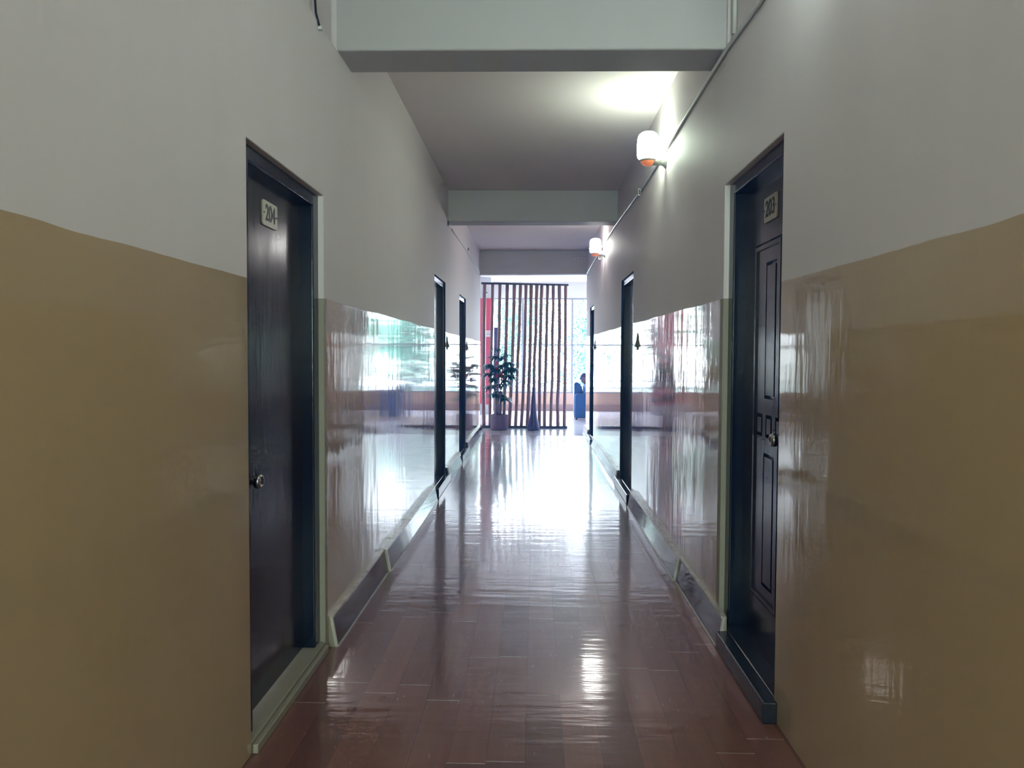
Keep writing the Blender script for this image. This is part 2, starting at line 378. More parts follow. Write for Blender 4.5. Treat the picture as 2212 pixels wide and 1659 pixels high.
br_ = empty('baseboard_right', (0, 0, 0), 'tiled skirting along the right wall', kind='structure')
for a, b, x in ((3.66, 4.74, 0.886), (4.755, 7.10, 0.874), (8.36, 11.90, 0.882), (12.95, YE, 0.882)): skirt(br_, WR, x, a, b, 0.150)

# ------------------------------------------------------------------ doors
def heightgrid(bm, ys, zs, hf, place):
    """relief: flat cells at height hf(y,z), vertical sides between them"""
    ny, nz = len(ys) - 1, len(zs) - 1
    hh = [[hf((ys[i] + ys[i + 1]) / 2, (zs[j] + zs[j + 1]) / 2) for j in range(nz)] for i in range(ny)]
    def q(*p): bm.faces.new([bm.verts.new(place(*v)) for v in p])
    for i in range(ny):
        for j in range(nz):
            a, b, c, d, h = ys[i], ys[i + 1], zs[j], zs[j + 1], hh[i][j]
            q((a, c, h), (b, c, h), (b, d, h), (a, d, h))
            if i + 1 < ny and hh[i + 1][j] != h: g = hh[i + 1][j]; q((b, c, h), (b, c, g), (b, d, g), (b, d, h))
            if j + 1 < nz and hh[i][j + 1] != h: g = hh[i][j + 1]; q((a, d, h), (b, d, h), (b, d, g), (a, d, g))
def text_mesh(txt, size, place, name, mt, parent, sx_=0.78, off=0.0012):
    c = bpy.data.curves.new(name, 'FONT'); c.body = txt; c.size = size; c.align_x = 'CENTER'; c.align_y = 'CENTER'; c.extrude = 0.0008; c.offset = off
    t = bpy.data.objects.new('tmp', c); COL.objects.link(t)
    me = bpy.data.meshes.new_from_object(t.evaluated_get(bpy.context.evaluated_depsgraph_get()))
    bpy.data.objects.remove(t); bpy.data.curves.remove(c)
    for v in me.vertices: v.co = place(v.co.x * sx_, v.co.y, v.co.z)
    me.materials.clear(); me.materials.append(mt)
    o = bpy.data.objects.new(name, me); COL.objects.link(o); o.parent = parent; return o

def door(n, side, X, spec, label, jw=0.085, hh=0.058, recess=0.025, leafx=0.08, number=None, plate=None, panels=False, knob=None, sill='step', zb=0.03, lit=None):
    y0, y1, zt = spec; s = side
    root = empty('door_%d' % n, (X, (y0 + y1) / 2, 0), label, kind='structure')
    def put(o): o.location = (-X, -(y0 + y1) / 2, 0); return o
    fx0, fx1 = X + s * recess, X + s * 0.17
    bm = new()
    prism(bm, [(y0, zb), (y0, zt), (y1, zt), (y1, zb), (y1 - jw, zb), (y1 - jw, zt - hh), (y0 + jw, zt - hh), (y0 + jw, zb)], lambda a, b, d: (d, a, b), fx0, fx1)
    put(obj('door_frame', bm, M_jamb, root, bevel=0.006, segs=3))
    # leaf
    lx = X + s * leafx; a, b, top = y0 + jw - 0.008, y1 - jw + 0.008, zt - hh + 0.008
    bm = new()
    if not panels:
        box(bm, lx, lx + s * 0.04, a, b, zb + 0.004, top)
        put(obj('door_leaf', bm, M_door, root, bevel=0.003))
    else:
        R = [(3.19, 3.555, 0.31, 1.905, 'ring')]
        tall = [(3.065 + 0.205, 3.405, 1.215, 1.802), (3.26, 3.405, 0.39, 0.975)]
        sq = [(3.425, 3.515, 1.045, 1.145), (3.29, 3.38, 1.045, 1.145), (3.155, 3.245, 1.045, 1.145)]
        c = (a + b) / 2
        outer = (2 * c - 3.56, 3.56, 0.305, 1.905)
        tall = [(3.257, 3.404, 1.215, 1.812), (3.257, 3.404, 0.385, 0.975)]
        cells = tall + sq
        ys = {a, b}; zs = {zb + 0.004, top}
        g = 0.016
        for q in cells: 
            for k in (0, g): ys |= {q[0] + k, q[1] - k}; zs |= {q[2] + k, q[3] - k}
        for k in (0, 0.012, 0.03): ys |= {outer[0] + k, outer[1] - k}; zs |= {outer[2] + k, outer[3] - k}
        def inside(q, y, z, k=0): return q[0] + k < y < q[1] - k and q[2] + k < z < q[3] - k
        def hf(y, z):
            h = 0.0
            if inside(outer, y, z):
                h = -0.010
                if inside(outer, y, z, 0.012): h = 0.006
                if inside(outer, y, z, 0.03): h = -0.002
            for q in cells:
                if inside(q, y, z): h = -0.016
                if inside(q, y, z, g): h = -0.001
            return h
        ys = sorted(v for v in ys if a <= v <= b); zs = sorted(v for v in zs if zb < v <= top)
        heightgrid(bm, ys, zs, hf, lambda y, z, h: (lx - s * h, y, z))
        box(bm, lx + s * 0.02, lx + s * 0.04, a, b, zb + 0.004, top)
        put(obj('door_leaf', bm, M_door, root))
    # sill or plinth
    bm = new()
    if sill == 'cement':
        box(bm, X + s * 0.001, X + s * 0.17, y0 + 0.001, y1 - 0.001, 0, zb); box(bm, X - s * 0.020, X + s * 0.001, y0 + 0.01, y1 - 0.01, 0, zb - 0.012)
        put(obj('door_sill', bm, M_thresh, root, bevel=0.004, label='bare cement door sill'))
    else:
        e1 = y1 + 0.045 if n != 2 else 3.645
        box(bm, X - s * 0.055, X + s * 0.001, y0 - (0.07 if n != 2 else 0.04), e1, 0, zb)
        box(bm, X + s * 0.001, X + s * 0.17, y0 + 0.001, y1 - 0.001, 0, zb)
        put(obj('door_plinth', bm, M_darkstep, root, bevel=0.006))
    if plate:
        py0, py1, pz0, pz1 = plate; pm = M_plate if s < 0 else M_plate2; px = lx - s * 0.006
        cyy, czz = (py0 + py1) / 2, (pz0 + pz1) / 2; w, h = py1 - py0, pz1 - pz0
        bm = new(); r = 0.010; pts = []
        for (qx, qy, a0) in ((w / 2 - r, h / 2 - r, 0), (-w / 2 + r, h / 2 - r, 90), (-w / 2 + r, -h / 2 + r, 180), (w / 2 - r, -h / 2 + r, 270)):
            for k in range(5): t = math.radians(a0 + k * 22.5); pts.append((cyy + qx + r * math.cos(t), czz + qy + r * math.sin(t)))
        prism(bm, pts, lambda p, q, d: (d, p, q), lx - s * 0.0005, px)
        pl = put(obj('number_plate', bm, pm, root, label='small plate reading %s' % number))
        sg = -s
        pc = lambda x, y, z: Vector((px - s * (0.001 + z), cyy + sg * x, czz + y))
        text_mesh(number, h * 0.92, pc, 'numerals', M_ink, pl, 0.86 * (w / 0.17))
        for e in (-1, 1):
            bm = new(); lathe(bm, [(0.0035, 0), (0.0035, 0.002), (0.001, 0.0028)], 10, lambda x, y, z, e=e: (px - s * (z + 0.0003), cyy + e * (w / 2 - 0.010) + x * 1.2, czz + y))
            obj('screw', bm, M_ink, pl)
    if knob:
        ky, kz = knob; bm = new()
        lathe(bm, [(0.030, 0), (0.030, 0.004), (0.026, 0.008), (0.014, 0.010), (0.012, 0.022), (0.020, 0.030), (0.027, 0.036), (0.027, 0.050), (0.022, 0.058), (0.018, 0.058), (0.016, 0.054), (0.008, 0.053)], 28,
              lambda x, y, z: (lx - s * z, ky + x, kz + y))
        put(obj('door_knob', bm, M_steel, root, smooth=True, label='round brushed steel knob'))
    return root
door(1, -1, WL, DL[0], 'dark glossy flush door numbered 204 in the nearest opening of the left wall', number='204', plate=(2.952, 3.118, 1.905, 2.003), knob=(2.775, 0.932), sill='cement', zb=0.045)
door(2, 1, WR, DR[0], 'dark panelled door numbered 203 in the nearest opening of the right wall', number='203', plate=(3.249, 3.425, 1.985, 2.092), panels=True, knob=(3.115, 1.062), zb=0.085, leafx=0.085)
door(3, -1, WL, DL[1], 'dark blue door, second opening along the left wall', sill='step', zb=0.09, recess=0.016, leafx=0.07)
door(4, 1, WR, DR[1], 'dark blue door, second opening along the right wall', sill='step', zb=0.09, recess=0.016, leafx=0.07)
door(5, -1, WL, DL[2], 'dark blue door, third opening along the left wall', sill='step', zb=0.09, recess=0.016, leafx=0.07, knob=(10.08, 0.98))
door(6, 1, WR, DR[2], 'dark blue door, third opening along the right wall', sill='step', zb=0.09, recess=0.016, leafx=0.07)

# ------------------------------------------------------------------ wall lamps
def wall_lamp(Y, z, label, globe, power, col):
    root = empty('wall_lamp', (WR, Y, z), label, 'lamp', 'bulkhead lamps along the right wall')
    bm = new(); lathe(bm, [(0.054, 0.0), (0.052, 0.006), (0.037, 0.020), (0.031, 0.036)], 24, lambda x, y, q: (-q, x, y)); obj('wall_mount', bm, M_lampbody, root, smooth=True)
    bm = new(); tube(bm, [(-0.024, 0, 0), (-0.10, 0, 0.0)], 0.031, 20); obj('arm', bm, M_lampbody, root, smooth=True)
    cx = -0.128
    bm = new(); lathe(bm, [(0.058, 0.022), (0.060, 0.006), (0.056, 0.000), (0.050, -0.004), (0.050, 0.022)], 28, lambda x, y, q: (cx + x, y, q)); obj('collar', bm, M_lampbody, root, smooth=True, label='grey collar under the globe')
    bm = new(); lathe(bm, [(0.052, 0.004), (0.050, -0.010), (0.040, -0.024), (0.022, -0.032), (0.004, -0.034)], 28, lambda x, y, q: (cx + x, y, q)); obj('lamp_cup', bm, M_lampamber, root, smooth=True, label='orange tinted cup')
    bm = new()
    prof = [(0.060, 0.016), (0.073, 0.024), (0.0775, 0.045), (0.078, 0.09), (0.077, 0.13), (0.074, 0.160), (0.064, 0.185), (0.045, 0.200), (0.012, 0.206)]
    lathe(bm, prof, 32, lambda x, y, q: (cx + x, y, q)); obj('globe', bm, globe, root, smooth=True, label='lit white globe')
    return root
wall_lamp(5.53, 2.790, 'lit white wall lamp nearest the camera on the right wall, between the first two beams', M_globe, 0, None)
wall_lamp(10.22, 2.752, 'lit white wall lamp farther along the right wall, beyond the second beam', M_globe2, 0, None)
lp = wall_lamp(2.35, 2.80, 'lit wall lamp above the frame on the right wall, before door 203', M_globe3, 0, None)

# ------------------------------------------------------------------ conduits, wires, boxes
def thing(name, bm, mt, label, cat, group=None, **k):
    o = obj(name, bm, mt, **k); o['label'] = label; o['category'] = cat
    if group: o['group'] = group
    return o
bm = new()
pts = [(2.9, 2.848), (3.25, 2.856), (3.75, 2.878), (4.15, 2.876), (4.9, 2.866), (5.50, 2.850), (6.3, 2.842), (6.75, 2.848), (7.6, 2.862), (8.5, 2.885), (9.0, 2.893), (10.0, 2.888), (11.4, 2.872), (12.3, 2.866), (13.55, 2.850)]
tube(bm, [(WR - 0.0125, y, z) for y, z in pts], 0.0105, 8)
thing('wiring_conduit', bm, M_pvc, 'long white wiring conduit running along the top of the right wall', 'conduit', smooth=True)
bm = new(); tube(bm, [(WL + 0.007, y, z) for y, z in ((8.96, 2.872), (9.6, 2.880), (10.6, 2.890), (11.3, 2.893), (12.5, 2.880), (13.55, 2.862))], 0.006, 8)
thing('wiring_conduit', bm, M_pvc, 'thin white conduit along the top of the left wall beyond the second beam', 'conduit', smooth=True)
bm = new(); tube(bm, [(WR + 0.016, 3.735, 2.94), (WR + 0.016, 3.735, ZC - 0.002)], 0.011, 8)
thing('wiring_conduit', bm, M_pvc, 'short upright white conduit beside the nearest beam on the right', 'conduit', smooth=True)
bm = new(); tube(bm, [(WL - 0.012, 3.44, ZC - 0.002), (WL - 0.012, 3.446, 3.05), (WL - 0.006, 3.45, 2.93), (WL + 0.008, 3.455, 2.872)], 0.0055, 8)
w_ = thing('loose_cable', bm, M_black, 'black cable hanging on the left wall before the nearest beam', 'cable')
bm = new(); box(bm, WL + 0.001, WL + 0.020, 3.452, 3.476, 2.858, 2.874); obj('cable_clip', bm, M_pvc, w_, bevel=0.002, label='white clip')
def junction(X, y, z, w, h, d, label, dark=True):
    s = 1 if X > 0 else -1; root = empty('junction_box', (X, y, z), label, 'junction box', 'junction boxes along the corridor walls')
    bm = new(); box(bm, min(-s * d, 0), max(-s * d, 0), -w / 2, w / 2, -h / 2, h / 2); obj('box_body', bm, M_pvc, root, bevel=0.003)
    bm = new(); box(bm, -s * d - 0.002, -s * d + 0.002, -w * .34, w * .34, -h * .36, h * .36)
    box(bm, -d * 0.8 if s > 0 else 0.2 * d, -0.2 * d if s > 0 else 0.8 * d, -w / 2 - 0.002, -w / 2 + 0.001, -h * .36, h * .36)
    obj('box_cover', bm, M_black, root, label='black socket face')
junction(WR - 0.020, 6.72, 2.818, 0.05, 0.062, 0.022, 'small black-faced box under the right wall conduit before the second beam')
junction(WR, 10.9, 2.800, 0.10, 0.085, 0.035, 'box with black face on the right wall just behind the farther lamp')
junction(WL + 0.001, 8.60, 2.878, 0.06, 0.07, 0.018, 'small box high on the left wall in front of the second beam')
junction(WL + 0.001, 11.20, 2.945, 0.05, 0.05, 0.015, 'tiny box high on the left wall halfway to the lobby beam')
for (y, z, dy) in ((3.92, 2.905, 0.32),):
    bm = new(); tube(bm, [(WR - 0.004, 3.70, 2.905), (WR - 0.008, 3.79, 2.893), (WR - 0.012, 4.05, 2.897), (WR - 0.004, 4.30, 2.885)], 0.003, 6)
    thing('loose_cable', bm, M_black, 'thin black cable tucked under the nearest beam at the right wall', 'cable')
# shallow old groove marks on the lobby beam
bm = new()
for x0, x1, z0, z1 in ((0.70, 0.905, 3.118, 3.126), (0.70, 0.708, 3.02, 3.126), (0.755, 0.905, 3.075, 3.082), (0.755, 0.762, 2.98, 3.082), (0.79, 0.88, 3.035, 3.041)):
    box(bm, x0, x1, 13.578, 13.592, z0, z1)
struct('trim_4', bm, M_ceil, 'faint stepped plaster outline at the right end of the lobby beam')

# spade-shaped black hooks by the doors
def hook(X, y, z, label):
    s = 1 if X > 0 else -1; bm = new()
    o2 = [(0, 0.080), (0.004, 0.078), (0.008, 0.050), (0.013, 0.010), (0.026, -0.034), (0.026, -0.046), (0.010, -0.050), (0.009, -0.072), (0, -0.076)]
    prism(bm, o2, lambda a, b, d: (X - s * a, y + d, z + b), -0.018, 0.018)
    thing('wall_hook', bm, M_black, label, 'hook', 'black wall hooks', bevel=0.002)
hook(WL, 8.56, 1.537, 'small black spade-shaped hook right of the second left door')
hook(WL, 11.05, 1.537, 'small black spade-shaped hook right of the third left door')
hook(WR, 6.93, 1.530, 'black spade-shaped hook on the right wall before the second right door')
hook(WR, 11.80, 1.560, 'tiny black spade-shaped hook on the right wall before the third right door')

# ------------------------------------------------------------------ lobby shell
XL0, XR0 = -3.3, 5.3
bm = new(); box(bm, XL0, WL - 0.24, YE - 0.12, YE, 0, ZC); struct('wall_lobby_near_left', bm, M_plaster)
bm = new(); box(bm, WR + 0.24, XR0, YE - 0.12, YE, 0, ZC); struct('wall_lobby_near_right', bm, M_plaster)
bm = new(); box(bm, XL0 - 0.1, XL0, YE - 0.12, LY + 0.15, 0, ZC); struct('wall_lobby_left', bm, M_plaster)
bm = new(); box(bm, XR0, XR0 + 0.1, YE - 0.12, LY + 0.15, 0, ZC); struct('wall_lobby_right', bm, M_plaster)
bm = new(); box(bm, XL0, XR0, LY, LY + 0.15, 0, 0.45); struct('wall_parapet', bm, M_parapet, 'low tan wall under the lobby windows')
bm = new(); box(bm, XL0, XR0, LY - 0.015, LY, 0, 0.165); struct('baseboard_parapet', bm, M_parskirt)
bm = new(); box(bm, XL0, XR0, LY, LY + 0.15, 2.86, ZC); struct('wall_lintel', bm, M_plaster, 'pale wall band above the lobby windows')
# red pillar wall
bm = new(); box(bm, -1.75, -1.04, 18.25, LY, 0.0, ZC); struct('wall_pillar', bm, M_plaster, 'white pillar behind the left end of the bamboo screen')
bm = new(); prism(bm, [(-1.75, 0.30), (-1.04, 0.215), (-1.04, 2.76), (-1.75, 2.76)], lambda a, b, d: (a, d, b), 18.235, 18.252); struct('trim_5', bm, M_red, 'red painted panel on the pillar behind the bamboo screen')
# windows
def window(n, x0, x1, mull, transom, label):
    root = empty('window_%d' % n, ((x0 + x1) / 2, LY + 0.07, 0.45), label, kind='structure'); cx = (x0 + x1) / 2
    bm = new(); a, b = x0 - cx, x1 - cx; h = 2.41; t = 0.028
    box(bm, a, b, -0.03, 0.03, 0, 0.04); box(bm, a, b, -0.03, 0.03, h - 0.04, h)
    box(bm, a, a + 0.04, -0.03, 0.03, 0.04, h - 0.04); box(bm, b - 0.04, b, -0.03, 0.03, 0.04, h - 0.04)
    for mx_ in mull: box(bm, mx_ - cx - t, mx_ - cx + t, -0.035, 0.035, 0.04, h - 0.04)
    obj('window_frame', bm, M_alu, root)
    bm = new(); e = [a + 0.04] + [v for mx_ in mull for v in (mx_ - cx - t, mx_ - cx + t)] + [b - 0.04]
    for i in range(0, len(e), 2): box(bm, e[i], e[i + 1], -0.028, 0.028, transom - 0.45 - 0.018, transom - 0.45 + 0.018)
    obj('transom_bar', bm, M_alu, root)
    bm = new()
    for i in range(0, len(e), 2):
        u, v = e[i] + 0.02, e[i + 1] - 0.02
        if v - u < 0.5: continue
        mid = v - 0.02
        for q in ((u, u + 0.014), (mid, mid + 0.014)): box(bm, q[0], q[1], -0.012, 0.004, 0.045, transom - 0.50)
        box(bm, u, mid + 0.014, -0.012, 0.004, transom - 0.512, transom - 0.50)
    if len(bm.verts): obj('sash_frame', bm, M_thinframe, root)
    bm = new(); q = [bm.verts.new(v) for v in ((a + 0.03, 0.012, 0.03), (b - 0.03, 0.012, 0.03), (b - 0.03, 0.012, h - 0.03), (a + 0.03, 0.012, h - 0.03))]; bm.faces.new(q)
    obj('pane', bm, M_glass, root)
window(1, -1.04, 5.25, [-0.30, 0.955, 2.35, 3.8], 1.674, 'wide bright lobby window behind the bamboo screen')
window(2, -3.3, -1.75, [-2.5], 1.674, 'lobby window left of the red panel')

# ------------------------------------------------------------------ bamboo screen
scr = empty('bamboo_screen', (-0.2, 14.70, 0), 'tall divider of upright brown bamboo poles between dark rails at the corridor mouth', 'screen')
def xs_of(px, Y=14.70): return (px - 1154) / 1650 * Y     # pole positions measured along the rail
bm = new(); vs = []
prism(bm, [(-1.025 + 0.2, 2.764), (0.645 + 0.2, 2.734), (0.645 + 0.2, 2.770), (-1.025 + 0.2, 2.802)], lambda a, b, d: (a, d, b), -0.03, 0.03); obj('top_rail', bm, M_rail, scr, bevel=0.004)
bm = new(); box(bm, -1.010 + 0.2, 0.640 + 0.2, -0.03, 0.03, 0.0, 0.05); obj('bottom_rail', bm, M_rail, scr, bevel=0.004)
P2 = lambda v: 1020 + v / 7.9
poles = [[205, 200, 195, 192, 190, 190, 200], [343, 338, 330, 322, 312, 305, 303], [467, 460, 458, 440, 420, 410, 402],
         [591, 585, 578, 570, 560, 550, 540], [713, 705, 695, 685, 668, 655, 634], [817, 806, 798, 776, 765, 762, 742],
         [911, 904, 898, 890, 880, 866, 842], [998, 995, 990, 982, 970, 961, 945], [1095, 1085, 1083, 1058, 1056, 1060, 1052],
         [1178, 1168, 1162, 1152, 1150, 1150, 1149], [1278, 1270, 1265, 1256, 1250, 1238, 1237], [1372, 1374, 1362, 1366, 1368, 1350, 1341],
         [1475, 1480, 1485, 1476, 1475, 1458, 1467], [1582, 1583, 1584, 1585, 1584, 1580, 1575]]
hts = [2.74, 2.30, 1.85, 1.35, 0.95, 0.55, 0.05]
for i, row in enumerate(poles):
    bm = new(); pts = []; rad = []
    r0 = random.uniform(0.028, 0.034); nodes = [random.uniform(0.05, 0.3) + 0.36 * k + random.uniform(-0.04, 0.04) for k in range(9)]
    n = 64
    for k in range(n + 1):
        z = 0.05 + (2.70 - 0.05) * k / n
        j = 0
        while j < 5 and hts[j + 1] > z: j += 1
        t = (hts[j] - z) / (hts[j] - hts[j + 1]); px = row[j] * (1 - t) + row[j + 1] * t
        bulge = max(0, 1 - min(abs(z - q) for q in nodes) / 0.022)
        pts.append((xs_of(P2(px)) + 0.2, 0.008 * math.sin(z * 2 + i), z)); rad.append(r0 * (1.0 + 0.13 * bulge + 0.03 * math.sin(z * 1.7 + i * 2)))
    zt = 2.766 - (pts[-1][0] + 0.825) / 1.67 * 0.030
    pts[-1] = (pts[-1][0], pts[-1][1], zt)
    tube(bm, pts, rad, 12); obj('bamboo_pole', bm, M_bamboo, scr, smooth=True)

# ------------------------------------------------------------------ potted plant
PY = 14.36
pl = empty('potted_plant', (-0.655, PY, 0), 'tall leafy green plant in a round mauve pot in front of the bamboo screen', 'plant')
bm = new(); lathe(bm, [(0.150, 0.0), (0.160, 0.01), (0.168, 0.05), (0.172, 0.15), (0.170, 0.255), (0.166, 0.285), (0.158, 0.292), (0.150, 0.285), (0.150, 0.262)], 40); obj('pot', bm, M_pot, pl, smooth=True)
bm = new(); lathe(bm, [(0.149, 0.250), (0.149, 0.262), (0.05, 0.270)], 24); obj('soil', bm, M_soil, pl)
bm = new(); bl_ = new(); tips = []
for k in range(9):
    a = k * 2.4; r = 0.035 + 0.06 * (k % 3) / 2; x, y = r * math.cos(a), r * math.sin(a)
    top = [1.50, 1.20, 1.42, 1.05, 1.30, 0.95, 1.36, 1.15, 0.72][k]
    lean = (0.10 * math.cos(a + 1), 0.08 * math.sin(a + 1))
    pts = [(x + lean[0] * t * t, y + lean[1] * t * t, 0.26 + (top - 0.26) * t) for t in [j / 8 for j in range(9)]]
    tube(bm, pts, [0.009 - 0.004 * j / 8 for j in range(9)], 8)
    for j in range(3, 9):
        if pts[j][2] > 0.62: tips.append((Vector(pts[j]), j / 8))
obj('cane', bm, M_cane, pl, smooth=True)
def blade(b, p, d, ln, w, droop):
    d = d.normalized(); side = d.cross(Vector((0, 0, 1)))
    if side.length < 0.1: side = Vector((1, 0, 0))
    side.normalize(); prev = None; pos = p.copy(); n = 6; dirn = d.copy()
    for i in range(n + 1):
        t = i / n; ww = w * (math.sin(math.pi * (0.12 + 0.88 * t)) ** 0.8 if t < 1 else 0.02) * 0.5
        cur = (b.verts.new(pos - side * ww), b.verts.new(pos + Vector((0, 0, -0.15 * ww))), b.verts.new(pos + side * ww))
        if prev: b.faces.new((prev[0], prev[1], cur[1], cur[0])); b.faces.new((prev[1], prev[2], cur[2], cur[1]))
        prev = cur; dirn = (dirn + Vector((0, 0, -droop / n))).normalized(); pos = pos + dirn * ln / n
clusters = [(-0.02, 0, 1.50, 9), (0.14, 0, 1.40, 6), (-0.10, 0.02, 1.36, 12), (0.02, -0.03, 1.34, 12), (0.17, 0, 1.27, 15), (-0.18, 0, 1.23, 14), (0.05, 0.05, 1.22, 16), (0.24, 0, 1.17, 12), (-0.07, -0.05, 1.16, 16),
            (0.13, -0.03, 1.12, 16), (-0.20, 0.02, 1.06, 12), (0.0, 0.0, 1.05, 14), (0.20, 0.03, 1.03, 12), (-0.12, 0, 0.97, 9), (0.10, 0, 0.95, 10), (-0.17, 0, 0.83, 8), (0.0, 0, 0.86, 7), (0.10, 0.02, 0.88, 6),
            (-0.12, 0, 0.68, 9), (0.03, 0.0, 0.66, 8), (0.10, 0, 0.60, 7), (-0.03, 0, 0.72, 6)]
for cx, cyy, cz, n in clusters:
    for k in range(int(n * 4.0)):
        a = random.uniform(0, 2 * math.pi); e = random.uniform(-0.1, 0.9)
        d = Vector((math.cos(a) * 1.15, math.sin(a) * 0.75, e * 0.7 + (0.5 if cz > 1.3 else 0.0)))
        blade(bl_, Vector((cx, cyy, cz)), d, random.uniform(0.12, 0.22), random.uniform(0.026, 0.040), random.uniform(0.8, 2.2))
# leaf stalks joining the sprays to the canes
st = new()
for cx, cyy, cz, n in clusters:
    base = min(tips, key=lambda q: (q[0] - Vector((cx, cyy, cz - 0.06))).length)[0]
    tube(st, [base, (base + Vector((cx, cyy, cz))) / 2 + Vector((0, 0, 0.015)), (cx, cyy, cz)], 0.0035, 6)
st.free(); obj('foliage', bl_, M_leaf, pl)
bm = new()
for px, py in ((1069.5, 784), (1070, 797), (1070, 812), (1080, 808), (1080, 818)):
    X = (px - 1154) / 1650 * 14.2 + 0.655 + 0.03; Z = 1.4 - (py - 768) / 1650 * 14.2
    for k in range(5):
        a = k * 1.256; c = Vector((X, -0.13, Z))
        q = [c, c + Vector((0.020 * math.cos(a - .5), -0.012, 0.028 * math.sin(a - .5))), c + Vector((0.028 * math.cos(a), -0.018, 0.038 * math.sin(a))), c + Vector((0.020 * math.cos(a + .5), -0.012, 0.028 * math.sin(a + .5)))]
        bm.faces.new([bm.verts.new(v) for v in q])
obj('blossom', bm, M_blossom, pl, label='crimson blossoms among the leaves')

# ------------------------------------------------------------------ vase
bm = new()
lathe(bm, [(0.100, 0.0), (0.112, 0.006), (0.124, 0.030), (0.126, 0.055), (0.118, 0.085), (0.106, 0.12), (0.092, 0.160), (0.076, 0.22), (0.062, 0.30), (0.053, 0.39), (0.046, 0.50), (0.040, 0.60), (0.032, 0.67), (0.025, 0.73), (0.024, 0.755), (0.027, 0.778), (0.034, 0.800), (0.028, 0.798), (0.020, 0.770), (0.019, 0.60)], 40,
      lambda x, y, z: (x - 0.012, y + 14.32, z))
thing('floor_vase', bm, M_vase, 'tall slender indigo vase with a flared base standing before the bamboo screen', 'vase', smooth=True)

# ------------------------------------------------------------------ lobby items behind the screen
cc = empty('security_camera', (-1.17, 18.20, 2.84), 'white security camera with black lens on the pillar above the red panel', 'camera')
bm = new(); tube(bm, [(0, -0.16, -0.02), (0, -0.02, 0.0)], 0.042, 20); obj('camera_body', bm, M_pvc, cc, smooth=False)
bm = new(); tube(bm, [(0.002, -0.168, -0.022), (0.002, -0.158, -0.02)], 0.017, 16); obj('lens', bm, M_black, cc)
bm = new(); prism(bm, [(-0.05, 0.045), (0.055, 0.035), (0.055, 0.045), (-0.05, 0.10)], lambda a, b, d: (a, d, b), -0.19, 0.0); obj('sun_hood', bm, M_black, cc)
bm = new(); box(bm, -0.02, 0.02, -0.03, 0.035, -0.02, 0.02); obj('bracket', bm, M_pvc, cc)
sg = empty('wall_notice', (-1.105, 18.23, 1.92), 'small white notice with dark lines on the red panel', 'sign')
bm = new(); box(bm, -0.07, 0.07, -0.004, 0.004, -0.075, 0.075); obj('paper', bm, M_sign, sg)
for z_, w_2 in ((0.030, 0.06), (-0.010, 0.09), (-0.028, 0.10)):
    bm = new(); x_ = -w_2 / 2
    while x_ < w_2 / 2: l_ = random.uniform(0.008, 0.02); box(bm, x_, x_ + l_, -0.0052, -0.0042, z_, z_ + 0.010); x_ += l_ + 0.006
    obj('writing_line', bm, M_thinframe, sg)
bm = new(); box(bm, -0.965, -0.845, 18.28, 18.36, 0.0, 2.07)
thing('tall_panel', bm, M_darkpanel, 'narrow tall dark panel standing right of the red pillar', 'panel', bevel=0.006)
bm = new(); tube(bm, [(-1.165, 18.22, 0.02), (-1.165, 18.22, 2.72)], 0.008, 8)
thing('wiring_conduit', bm, M_pvc, 'thin white upright conduit on the red panel behind the first bamboo pole', 'conduit')

# ------------------------------------------------------------------ armchair
ch = empty('armchair', (1.27, 17.05, 0), 'navy armchair seen from its left side at the lobby window', 'armchair')
def rbox(bm, *a): box(bm, *a)
# the chair faces +x; its near side panel faces the corridor
for sy in (-1, 1):
    bm = new(); y0 = -0.37 if sy < 0 else 0.26
    prism(bm, [(-0.365, 0.04), (0.40, 0.04), (0.40, 0.52), (0.37, 0.56), (-0.33, 0.578), (-0.375, 0.55)], lambda a, b, d: (a, d, b), y0, y0 + 0.11); obj('armrest', bm, M_chair, ch, bevel=0.02, segs=3)
bm = new(); prism(bm, [(-0.385, 0.06), (-0.15, 0.10), (-0.165, 0.36), (-0.195, 0.60), (-0.225, 0.72), (-0.265, 0.79), (-0.32, 0.822), (-0.375, 0.818), (-0.39, 0.79)], lambda a, b, d: (a, d, b), -0.255, 0.255); obj('backrest', bm, M_chair, ch, bevel=0.02, segs=3)
bm = new(); box(bm, -0.15, 0.39, -0.255, 0.255, 0.10, 0.33); obj('seat', bm, M_chair, ch, bevel=0.025, segs=3)
for lx_ in (-0.34, 0.34):
    for ly_ in (-0.31, 0.31):
        bm = new(); tube(bm, [(lx_, ly_, 0), (lx_, ly_, 0.045)], [0.02, 0.028], 12); obj('leg', bm, M_chairleg, ch)

